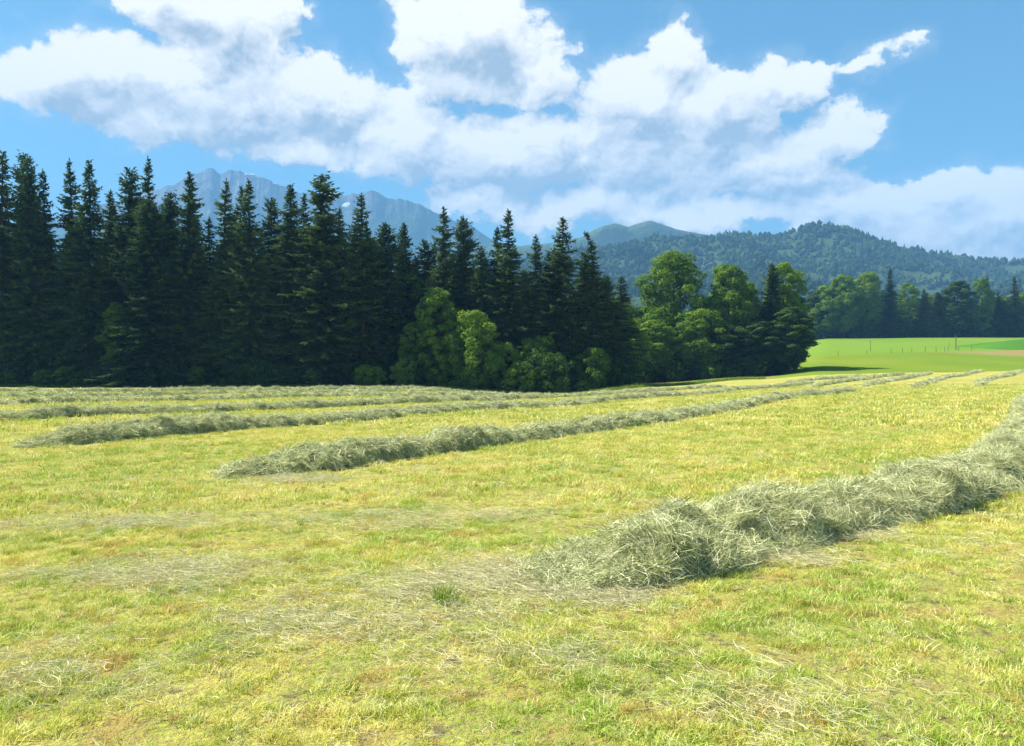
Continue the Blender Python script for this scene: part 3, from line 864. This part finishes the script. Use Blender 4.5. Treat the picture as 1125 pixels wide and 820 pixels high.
    SP2 = [
        (44.5, 135, 19.4, 3, .85, 'dark pointed spruce standing in the grove of broadleaf trees'),
        (146.3, 305, 27.3, 1, 1.35, 'tallest dark spruce in the far tree line'),
        (159.9, 306, 19.1, 0, 1.1, 'small pointed spruce left of the field pole in the far tree line'),
        (166.3, 308, 18.1, 3, 1.2, 'low dark spruce right beside the small pointed far spruce'),
        (191.3, 310, 18.2, 0, 1.1, 'low far spruce just left of the rightmost spruce'),
        (195.2, 306, 24.0, 1, 1.4, 'rightmost dark spruce of the far tree line'),
        (215.0, 309, 25.3, 0, 1.3, 'spruce of the far tree line past the right edge'),
        (186.5, 309, 24.5, 2, 1.0, 'spruce tip showing over the light green far birch'),
    ]
    for x, y, H, v, wf, lab in SP2:
        tree('spruce_tree', lab, 'spruce', SPR[v], x, y, wf, H / 30.4, r0.uniform(0, 6.28), 'spruces of grove and far tree line')
    for k in range(34):      # second and third line behind the far trees
        x = 100 + k * 3.9 + r0.uniform(-1.5, 1.5)
        b = r0.random() < .55
        tree('beech_tree' if b else 'spruce_tree', 'shaded tree deep behind the front of the far tree line', 'beech' if b else 'spruce',
             BRO[int(r0.integers(0, 3))] if b else SPR[int(r0.integers(0, 4))], x, 318 + r0.uniform(-3, 12), r0.uniform(1.0, 1.3),
             r0.uniform(15, 19) / (20 if b else 30.4), r0.uniform(0, 6.28), 'trees deep in the far tree line')
    for k in range(15):
        x = 15 + k * 2.4 + r0.uniform(-1, 1)
        tree('beech_tree', 'shaded beech deep inside the grove', 'beech', BRO[int(r0.integers(0, 3))], x, 146 + r0.uniform(-2, 8), r0.uniform(.8, 1.0),
             r0.uniform(12, 15) / 20, r0.uniform(0, 6.28), 'beeches deep in the grove')
    # bushes along the foot of the wood
    BU = [(-58.4, 98.6, 2.3, 0, 'light green elder bush at the foot of the spruces near the left edge'),
          (-55.4, 98.4, 2.6, 0, 'larger light green elder bush at the foot of the spruces, left'),
          (-62.6, 98.8, 1.8, 0, 'small light green bush leftmost at the foot of the spruces'),
          (-44.0, 98.2, 2.0, 1, 'dark low bush under the short broad spruce'),
          (-13.2, 97.0, 3.4, 0, 'bright green bush at the foot of the wood left of the maples'),
          (1.2, 94.5, 3.9, 0, 'bright yellow-green bush at the wood edge below the central spruce'),
          (4.4, 95.6, 5.2, 1, 'dark tall bush under the layered spruce'),
          (12.6, 97.5, 3.6, 1, 'dark bush right below the nodding slender spruce'),
          (8.6, 94.8, 1.6, 0, 'tiny bright bush at the wood edge under the nodding slender spruce'),
          (19.4, 124.5, 5.0, 1, 'dark round bush at the left foot of the grove'),
          (15.4, 112, 4.2, 1, 'dark bush between the spruces and the grove')]
    for x, y, H, v, lab in BU:
        tree('bush', lab, 'bush', BUSH[v], x, y, H / 3 * (.85 if H > 3 else 1.1), H / 3, r0.uniform(0, 6.28), 'bushes along the wood edge')
    n = 60
    xs = np.concatenate([r0.uniform(-90, 14, n), r0.uniform(18, 47, 26), r0.uniform(100, 235, 90)])
    ys = np.where(xs < 16, 103.5 + r0.uniform(-2, 3, len(xs)), np.where(xs < 80, 136 + r0.uniform(-2, 6, len(xs)), 309 + r0.uniform(-2, 6, len(xs))))
    s = r0.uniform(.7, 1.5, len(xs)) * np.where(xs > 80, 1.7, np.where(xs > 16, 1.3, 1))
    scatter('undergrowth', source('undergrowth_bush', [BUSH[1][1]]), 1, np.stack([xs, ys, ground_z(xs, ys) - .1], -1),
            np.stack([0 * xs, 0 * xs, r0.uniform(0, 6.28, len(xs))], -1), np.stack([s, s, s * 1.2], -1), r0,
            label='dark leafy undergrowth filling the foot of the woods', category='undergrowth')


if ONLY != 'sky':
    xs = np.concatenate([r0.uniform(-72, 13, 70), r0.uniform(17, 46, 24)])
    ys = np.interp(xs / np.where(xs < 15, 98, 128), FA, V_END) + r0.uniform(-1.0, 2.2, len(xs)); ys = np.where(xs > 15, ys + 1.5, ys)
    s = r0.uniform(.3, .9, len(xs))
    scatter('edge_shrubs', source('edge_shrub', [BUSH[0][1], BUSH[1][1]]), 2, np.stack([xs, ys, ground_z(xs, ys) - .05], -1),
            np.stack([0 * xs, 0 * xs, r0.uniform(0, 6.28, len(xs))], -1), np.stack([s, s, s * r0.uniform(.8, 1.5, len(xs))], -1), r0,
            label='low leafy scrub along the sunlit edge of the woods', category='scrub')

# ------------------------------------------------------------------ posts and pole by the far meadow
def post(x, y, h, r_, label, name='fence_post', cat='post', cap=False):
    e = obj(name, None, loc=(x, y, gz(x, y)), label=label, category=cat, group='fence posts between the meadows')
    v, f = tube([(0, 0, -.3), (0.01, 0, h * .5), (0.02, 0.01, h * .97), (.02, .01, h)], [r_, r_ * .95, r_ * .9, r_ * .35], 8)
    obj('shaft', mesh_np('post_shaft', v, f, m_post, True), e)
    v, f = tube([(0, 0, h * .93), (0, 0, h * .96)], [r_ * 1.25, r_ * 1.25], 8)
    obj('band', mesh_np('post_band', v, f, m_post, True), e)
    return e
if ONLY != 'sky':
    post(116.0, 206, 3.9, .13, 'tall dark field pole standing alone before the far tree line', 'field_pole', 'pole')
    post(95.0, 209, 2.9, .07, 'thin grey pole on the far meadow, left of the tall dark pole', 'field_pole', 'pole')
    post(109.7, 198.5, 2.2, .06, 'thin leaning stake just left of the tall dark field pole', 'stake', 'stake').rotation_euler = (0, .22, 0)
    ords = ['first', 'second', 'third', 'fourth', 'fifth', 'sixth', 'seventh', 'eighth', 'ninth', 'tenth']
    for k, (x, y) in enumerate(((78.4, 189.5), (86.2, 191.5), (93.3, 194), (95.7, 193.2), (98.2, 193.6), (102.0, 194.6), (104.9, 195), (107.6, 196), (112.5, 198.6), (117.2, 201))):
        post(x, y, 1.25, .06, 'short fence post, %s from the left along the far meadow edge' % ords[k])


# ------------------------------------------------------------------ hay rows
def strand_clump(seed, n, rad, hgt, width, length, flat=1.0, mat=None):
    """tangle of bent dry grass stalks as narrow ribbons"""
    r = np.random.default_rng(seed); K = 5
    a = r.uniform(0, 6.283, n); q = rad * np.sqrt(r.uniform(0, 1, n))
    p = np.stack([q * np.cos(a), q * np.sin(a), hgt * r.uniform(-.3, 1, n) * (1 - (q / rad) ** 2 * .6)], -1)
    la = seed * 2.39996; d = r.normal(size=(n, 3)) * np.array([1, 1, .35 * flat]) * .75 + np.array([math.cos(la), math.sin(la), 0]); d /= np.linalg.norm(d, axis=1)[:, None]
    L = length * r.uniform(.5, 1.3, n)
    pts = [p - d * (L / 2)[:, None]]
    bend = r.normal(size=(n, 3)) * np.array([1.1, 1.1, .6 * flat])
    dd = d - bend * .5
    for k in range(K - 1):
        dd = dd + bend / (K - 1); u = dd / np.linalg.norm(dd, axis=1)[:, None]
        pts.append(pts[-1] + u * (L / (K - 1))[:, None])
    pts = np.stack(pts, 1)
    sd = np.cross(d, r.normal(size=(n, 3))); sd /= np.linalg.norm(sd, axis=1)[:, None]
    wd = width * r.uniform(.6, 1.4, n)
    tap = np.array([.5, 1, 1, .8, .25])
    off = sd[:, None, :] * wd[:, None, None] * .5 * tap[None, :, None]
    V_ = np.stack([pts - off, pts + off], 2).reshape(n, K * 2, 3)
    f = np.array([[2 * k, 2 * k + 1, 2 * k + 3, 2 * k + 2] for k in range(K - 1)])
    F_ = (f[None] + (np.arange(n) * K * 2)[:, None, None]).reshape(-1, 4)
    return mesh_np('hay_clump', V_.reshape(-1, 3), F_, mat or m_hay, False, np.repeat(r.uniform(0, 1, n), K * 2))

m_loose, t = material('loose_hay')
c = t.mix(attr(t, 'tint'), (0.50, 0.48, 0.24), (0.76, 0.70, 0.44))
finish(t, leaf_shader(t, c, .15))

def resample(pts, step):
    pts = np.array(pts, float)
    P_ = np.concatenate([[2 * pts[0] - pts[1]], pts, [2 * pts[-1] - pts[-2]]])
    out = []
    for k in range(1, len(P_) - 2):
        u = np.linspace(0, 1, 20, endpoint=False)[:, None]
        a, b, c, d = P_[k - 1:k + 3]
        out.append(.5 * (2 * b + (c - a) * u + (2 * a - 5 * b + 4 * c - d) * u ** 2 + (-a + 3 * b - 3 * c + d) * u ** 3))
    out.append(pts[-1:]); out = np.concatenate(out)
    for _ in range(6): out[1:-1] = .25 * out[:-2] + .5 * out[1:-1] + .25 * out[2:]
    s = np.concatenate([[0], np.cumsum(np.linalg.norm(np.diff(out, axis=0), axis=1))])
    q = np.arange(0, s[-1], step)
    return np.stack([np.interp(q, s, out[:, 0]), np.interp(q, s, out[:, 1])], -1), q

ROWS = [
    ('near', [(0.25, 5.95), (.75, 6.25), (1.4, 6.75), (2.2, 7.55), (3.1, 8.2), (4.2, 9.05), (5.6, 10.3), (7.4, 12.3), (9.45, 14.8), (12.1, 18.5), (15.3, 23.2), (19.3, 29.3), (25, 38)], .29, .56,
     'nearest thick hay row running from the centre foreground to the right edge'),
    ('mid', [(-4.4, 12.1), (-3.4, 12.9), (-2.3, 15.0), (-.9, 17.6), (.9, 20.5), (2.2, 22.6), (3.9, 25.4), (6.2, 29), (9.6, 35), (14, 42), (19.3, 49.5), (24, 55)], .26, .52,
     'second long hay row starting left of centre and crossing behind the nearest'),
    ('mid', [(-10.4, 16.9), (-9.6, 18.3), (-8.6, 20.6), (-7.4, 23.2), (-5.6, 27.5), (-4, 31.2), (-2.3, 34.5), (.2, 39), (3, 43.4), (6.2, 48), (9.5, 52), (13.5, 57), (20, 65), (28, 73)], .26, .52,
     'third hay row with a bulky rounded head near the left edge'),
    ('mid', [(-18.5, 22.5), (-16.6, 25.5), (-14.6, 29.2), (-12.7, 32), (-10.9, 34.6), (-8.7, 37.4), (-6, 41), (-3.2, 46), (0, 54), (5.5, 63), (12.5, 70), (20.7, 76)], .26, .52,
     'fourth hay row, entering at the left edge just behind the bulky head'),
    ('far', [(-27, 33), (-24.5, 37.5), (-22, 43), (-18.5, 48), (-14.5, 52), (-9.5, 56), (-4.2, 60), (3, 69), (10, 77)], .24, .52,
     'fifth hay row across the left middle distance'),
    ('far', [(-37, 44), (-33, 50), (-28.5, 56), (-23, 61.5), (-17, 66), (-9, 71), (0, 79)], .24, .52,
     'sixth hay row, second from the wood on the left'),
    ('far', [(-48, 55), (-42, 62), (-35, 69), (-27, 75), (-17, 80), (-6, 85)], .24, .52,
     'farthest hay row on the left, closest to the spruces'),
    ('far', [(24, 71), (27.8, 75.9), (35.4, 84.9), (40.5, 90)], .20, .3, 'short far hay row next to the grove, leftmost on the crest'),
    ('far', [(25, 66), (32, 74.7), (40.9, 87), (47.7, 95)], .20, .3, 'far hay row on the crest, second from the grove'),
    ('far', [(29.1, 65.5), (32.7, 70.1), (41.9, 82.9), (52, 98)], .20, .34, 'far hay row on the crest, third from the grove, in its middle'),
    ('far', [(31.7, 62.2), (36.1, 68.4), (43.8, 80), (54.2, 93.4), (62, 104)], .20, .34, 'far hay row on the crest, below the field pole'),
    ('far', [(36.4, 61.7), (43.3, 72.1), (49, 79.3), (56, 88.3), (64.9, 100)], .20, .35, 'far hay row on the crest at the right edge'),
]
row_lines = []
if ONLY != 'sky':
    COL_H = {'near': source('hay_clump_near', [strand_clump(40 + k, 200, .17, .075, .0030, .22) for k in range(7)]),
             'mid': source('hay_clump_mid', [strand_clump(50 + k, 130, .20, .08, .0055, .24) for k in range(6)]),
             'far': source('hay_clump_far', [strand_clump(60 + k, 50, .26, .09, .014, .30) for k in range(5)])}
    for ri, (lod, pts, hgt, hw, lab) in enumerate(ROWS):
        step = {'near': .07, 'mid': .14, 'far': .30}[lod]
        L2, q = resample(pts, step)
        row_lines.append(L2)
        n = len(L2)
        T = np.gradient(L2, axis=0); T /= np.linalg.norm(T, axis=1)[:, None]; Nn = np.stack([T[:, 1], -T[:, 0]], -1)
        end = np.clip(np.minimum((q + .08) / 1.1, (q[-1] - q + .05) / 1.5), 0, 1)
        wv = hw * (.75 + .5 * fbm(q * .9, q * 0 + ri * 7.7, 3, 31)) * (.55 + .45 * end ** .5)
        hv = hgt * (.62 + .76 * fbm(q * .7, q * 0 + ri * 3.1, 4, 33)) * end ** .75
        if ri == 0: hv = hv * np.interp(q, [0, .5, 1.1, 2.2, 4, 9, 40], [.35, .8, 1.25, 1.15, 1.05, 1.0, 1.0])
        if ri == 2: hv = hv * np.interp(q, [0, 2, 5, 6.5, 50], [1.1, 1.4, 1.3, .9, 1.0])
        M = 27 if lod == 'near' else 19
        u = np.linspace(-1, 1, M)
        U = np.tile(u, (n, 1))
        side = U * wv[:, None] * (1 + .18 * (fbm(q[:, None] * 2.2 + 0 * U, U * 2 + ri * 5, 3, 35) - .5) * 2)
        mx_ = L2[:, None, 0] + side * Nn[:, None, 0]; my_ = L2[:, None, 1] + side * Nn[:, None, 1]
        prof = np.clip(1 - np.abs(U) ** 2.4, 0, 1) ** .75
        lum = 1 + 1.0 * (fbm(mx_ * 1.7, my_ * 1.7, 2, 37 + ri) - .5) + 1.1 * (.55 - ridged(mx_ * 1.9, my_ * 1.9, 2, 41 + ri)) + .5 * (fbm(mx_ * 8, my_ * 8, 2, 39 + ri) - .5)
        lum = lum if lod == 'near' else 1 + .6 * (lum - 1)
        gz_ = ground_z(mx_, my_)
        mz_ = gz_ - .05 + (hv[:, None] * prof * lum) + .03
        VV = np.stack([mx_, my_, mz_], -1)
        i, j = np.meshgrid(np.arange(n - 1), np.arange(M - 1), indexing='ij')
        FF = np.stack([i * M + j, i * M + j + 1, (i + 1) * M + j + 1, (i + 1) * M + j], -1).reshape(-1, 4)[:, ::-1]
        e = obj('hay_row', None, loc=(L2[0, 0], L2[0, 1], gz(*L2[0])), label=lab, category='hay row', group='rows of raked hay on the mown field')
        org = np.array([L2[0, 0], L2[0, 1], gz(*L2[0])])
        obj('mound', mesh_np('hay_mound', (VV - org).reshape(-1, 3), FF, m_mound, True), e)
        # stalks over the mound
        dens = {'near': 90, 'mid': 40, 'far': 16}[lod]
        area = q[-1] * hw * 2.3
        k = int(area * dens)
        if lod == 'near':
            f = rng.beta(.9, 1.35, k) * (n - 1.01)
        elif lod == 'mid':
            f = rng.beta(.85, 1.25, k) * (n - 1.01)
        else:
            f = rng.uniform(0, n - 1.01, k)
        g = rng.uniform(0, 1, k) * (M - 1.01)
        i0 = f.astype(int); j0 = g.astype(int); a = (f - i0)[:, None]; b = (g - j0)[:, None]
        Pm = (VV[i0, j0] * (1 - a) + VV[i0 + 1, j0] * a) * (1 - b) + (VV[i0, j0 + 1] * (1 - a) + VV[i0 + 1, j0 + 1] * a) * b
        du = VV[i0 + 1, j0] - VV[i0, j0]; dv = VV[i0, j0 + 1] - VV[i0, j0]
        nn = np.cross(dv, du); nn *= np.sign(nn[:, 2:3]); nn /= np.linalg.norm(nn, axis=1)[:, None] + 1e-9
        nn = nn + rng.normal(size=nn.shape) * .22; nn /= np.linalg.norm(nn, axis=1)[:, None]
        tilt = np.arccos(np.clip(nn[:, 2], -1, 1)) * .85; yaw = np.arctan2(nn[:, 1], nn[:, 0])
        s = rng.uniform(.7, 1.25, k)
        scl = np.stack([s * rng.choice([-1, 1], k), s * rng.choice([-1, 1], k), s * rng.uniform(.7, 1.3, k)], -1)
        scatter('stalks', COL_H[lod], len(COL_H[lod].objects), Pm - org - np.array([0, 0, .02]), np.stack([rng.normal(0, .25, k), tilt, yaw], -1), scl, rng, e)


# ------------------------------------------------------------------ stubble grass, loose hay, verge grass
def tuft(seed, n, rad, h0, h1, w0, mat=None, lean=.5):
    r = np.random.default_rng(seed)
    a = r.uniform(0, 6.283, n); q = rad * np.sqrt(r.uniform(0, 1, n))
    p = np.stack([q * np.cos(a), q * np.sin(a), np.full(n, -.006)], -1)
    h = r.uniform(h0, h1, n); la = r.uniform(0, 6.283, n); ll = h * r.uniform(.1, lean * 2, n)
    tip = p + np.stack([ll * np.cos(la), ll * np.sin(la), h], -1)
    mid = p + np.stack([ll * .3 * np.cos(la), ll * .3 * np.sin(la), h * .6], -1)
    sa = r.uniform(0, 6.283, n); sd = np.stack([np.cos(sa), np.sin(sa), 0 * sa], -1) * (w0 * r.uniform(.6, 1.3, n))[:, None] * .5
    V_ = np.stack([p - sd, p + sd, mid + sd * .8, mid - sd * .8, tip + sd * .15, tip - sd * .15], 1)
    f = np.array([[0, 1, 2, 3], [3, 2, 4, 5]])
    F_ = (f[None] + (np.arange(n) * 6)[:, None, None]).reshape(-1, 4)
    return mesh_np('tuft', V_.reshape(-1, 3), F_, mat or m_blade, False, np.repeat(r.uniform(0, 1, n), 6))

def wedge(n, r0_, r1_, half, rg):
    r_ = np.sqrt(rg.uniform(r0_ ** 2, r1_ ** 2, n)); a = rg.uniform(-half, half, n)
    return r_ * np.sin(a), r_ * np.cos(a)

def off_rows(x, y, margin):
    keep = np.ones(len(x), bool)
    for L2 in row_lines:
        for c in range(0, len(L2), 4):
            keep &= (x - L2[c, 0]) ** 2 + (y - L2[c, 1]) ** 2 > margin ** 2
    return keep

if ONLY != 'sky':
    near_t = source('near_tuft', [tuft(70 + k, 36, .045, .010, .040, .0034, None, .8) for k in range(8)])
    mid_t = source('mid_tuft', [tuft(80 + k, 34, .11, .015, .06, .008, None, .7) for k in range(6)])
    far_t = source('far_tuft', [tuft(90 + k, 40, .32, .025, .085, .022) for k in range(5)])
    half = math.radians(42)
    rot_of = lambda n: np.stack([rng.normal(0, .12, n), rng.normal(0, .12, n), rng.uniform(0, 6.28, n)], -1)
    PX, RX, SX = [], [], []
    def grass(nm, coll, dens, a, b, base, lab):
        n = int(dens * half * (b * b - a * a))
        x, y = wedge(n, a, b, half, rng)
        patch_ = fbm(x * .9, y * .9, 4, 51); fine = fbm(x * 5.5, y * 5.5, 3, 53)
        keep = rng.uniform(0, 1, n) < np.clip(.42 + 1.3 * (patch_ - .4) + 3.8 * (fine - .47), .2, 1)
        keep &= off_rows(x, y, .5)
        ac = x * math.sin(ROWDIR) - y * math.cos(ROWDIR)          # wheel tracks along the swaths
        for tr in (-2.55, -1.15, -6.4, -7.9, -13.6, -15.1, .9, 2.4, 6.2, 7.7, 13.0, 14.5):
            keep &= (np.abs(ac - tr + .08 * np.sin(x * 1.7) ) > .10) | (rng.uniform(0, 1, n) < .3)
        keep &= rng.uniform(0, 1, n) < .72 + .28 * np.sin(ac * 2.1 + .6 * np.sin(x * .3))
        x, y, patch_, fine = x[keep], y[keep], patch_[keep], fine[keep]
        s = base * (.35 + 1.5 * np.clip(patch_ * .4 + fine * .9 - .2, 0, 1)) * rng.uniform(.75, 1.3, len(x))
        scatter(nm, coll, len(coll.objects), np.stack([x, y, ground_z(x, y)], -1), rot_of(len(x)), np.stack([s, s, s], -1), rng, label=lab, category='grass')
    grass('stubble_grass', near_t, 640, 1.6, 9.5, 1.0, 'short yellow-green stubble grass in the near foreground')
    grass('stubble_grass', mid_t, 90, 9.5, 24, 1.0, 'short stubble grass between the nearest and second hay row')
    grass('stubble_grass', far_t, 9, 24, 75, 1.0, 'short stubble grass of the mown field in the middle distance')

    # fresh green regrowth tufts
    reg = source('regrowth', [tuft(100 + k, 30, .06, .05, .12, .006, m_weed, .45) for k in range(4)])
    n = 300
    x, y = wedge(n, 2.6, 13, half, rng); kk = (fbm(x * .8, y * .8, 3, 61) > .5) & off_rows(x, y, .7); x, y = x[kk], y[kk]
    x = np.append(x, [-.47, -.49, -.44]); y = np.append(y, [5.43, 5.47, 5.4])
    s = rng.uniform(.3, .75, len(x)); s[-3:] = (1.35, 1.3, 1.2)
    scatter('regrowth_grass', reg, 4, np.stack([x, y, ground_z(x, y)], -1), rot_of(len(x)), np.stack([s, s, s], -1), rng,
            label='fresh green grass tufts regrowing in the stubble', category='grass')

    # loose hay left lying on the stubble
    loose = source('loose_hay', [strand_clump(110 + k, 46, .26, .02, .0024, .12, .25, m_loose) for k in range(6)])
    PP = [(-.55, 5.6, .75, .95, 130), (-.15, 6.1, .5, .5, 90), (-1.3, 5.0, .9, .5, 70), (-2.4, 4.2, .7, .5, 40), (.15, 4.4, .5, .4, 36), (1.2, 3.7, .4, .25, 16),
          (2.3, 6.75, .5, .25, 80), (-2.7, 6.2, 1.0, .5, 130), (-4.2, 8.3, 1.3, .5, 110), (-1.0, 8.5, 1.5, .6, 110), (-3.2, 11.7, .7, .4, 90), (.6, 5.65, .35, .25, 120), (3.2, 7.7, .5, .25, 70)]
    xs, ys = [], []
    for cx_, cy_, rx_, ry_, k in PP:
        xs.append(rng.normal(cx_, rx_ * .55, k)); ys.append(rng.normal(cy_, ry_ * .55, k))
    x, y = wedge(650, 3.2, 16, half, rng); kk = fbm(x * .7, y * .7, 3, 71) + .15 * rng.uniform(-1, 1, len(x)) > .56
    xs.append(x[kk]); ys.append(y[kk])
    x, y = np.concatenate(xs), np.concatenate(ys); n = len(x)
    s = rng.uniform(.6, 1.15, n)
    scatter('loose_hay', loose, 6, np.stack([x, y, ground_z(x, y) + rng.uniform(.015, .045, n)], -1), np.stack([rng.normal(0, .06, n), rng.normal(0, .06, n), rng.uniform(0, 6.28, n)], -1),
            np.stack([s, s, s], -1), rng, label='loose pale hay scattered over the stubble', category='hay')

    # uncut grass along the wood edge and on the strip beyond the crest
    tall = source('verge_tuft', [tuft(120 + k, 40, .5, .15, .45, .035, m_weed, .4) for k in range(4)])
    n = 2600
    a = rng.uniform(-.95, .32, n); d = np.interp(a, FA, F_END) + rng.uniform(.5, 1, n) * np.clip(np.interp(a, FA, V_END) - np.interp(a, FA, F_END), 2, 5)
    x, y = a * d, d; s = rng.uniform(.5, 1.1, n)
    scatter('verge_grass', tall, 4, np.stack([x, y, ground_z(x, y)], -1), rot_of(n), np.stack([s, s, s], -1), rng, label='tall uncut grass along the foot of the wood', category='grass')


# ---- haze
if ONLY != 'sky':
    hb = np.array([(x, y, z) for x in (-4200, 4200) for y in (-4200, 4200) for z in (-6, 905)], float)
    hf = np.array([(0, 1, 3, 2), (4, 6, 7, 5), (0, 4, 5, 1), (2, 3, 7, 6), (0, 2, 6, 4), (1, 5, 7, 3)])
    m_haze, t = material('haze_air')
    pv = t.n.new('ShaderNodeVolumePrincipled')
    pv.inputs['Color'].default_value = HAZE_COLOUR = (0.23, 0.56, 1.0, 1)
    pv.inputs['Density'].default_value = 0.00026
    pv.inputs['Anisotropy'].default_value = 0.0
    om = t.n.new('ShaderNodeOutputMaterial'); t.t.links.new(pv.outputs[0], om.inputs['Volume'])
    obj('haze', mesh_np('haze', hb, hf, m_haze), kind='stuff', label='thin blue summer haze in the air over the valley', category='haze')
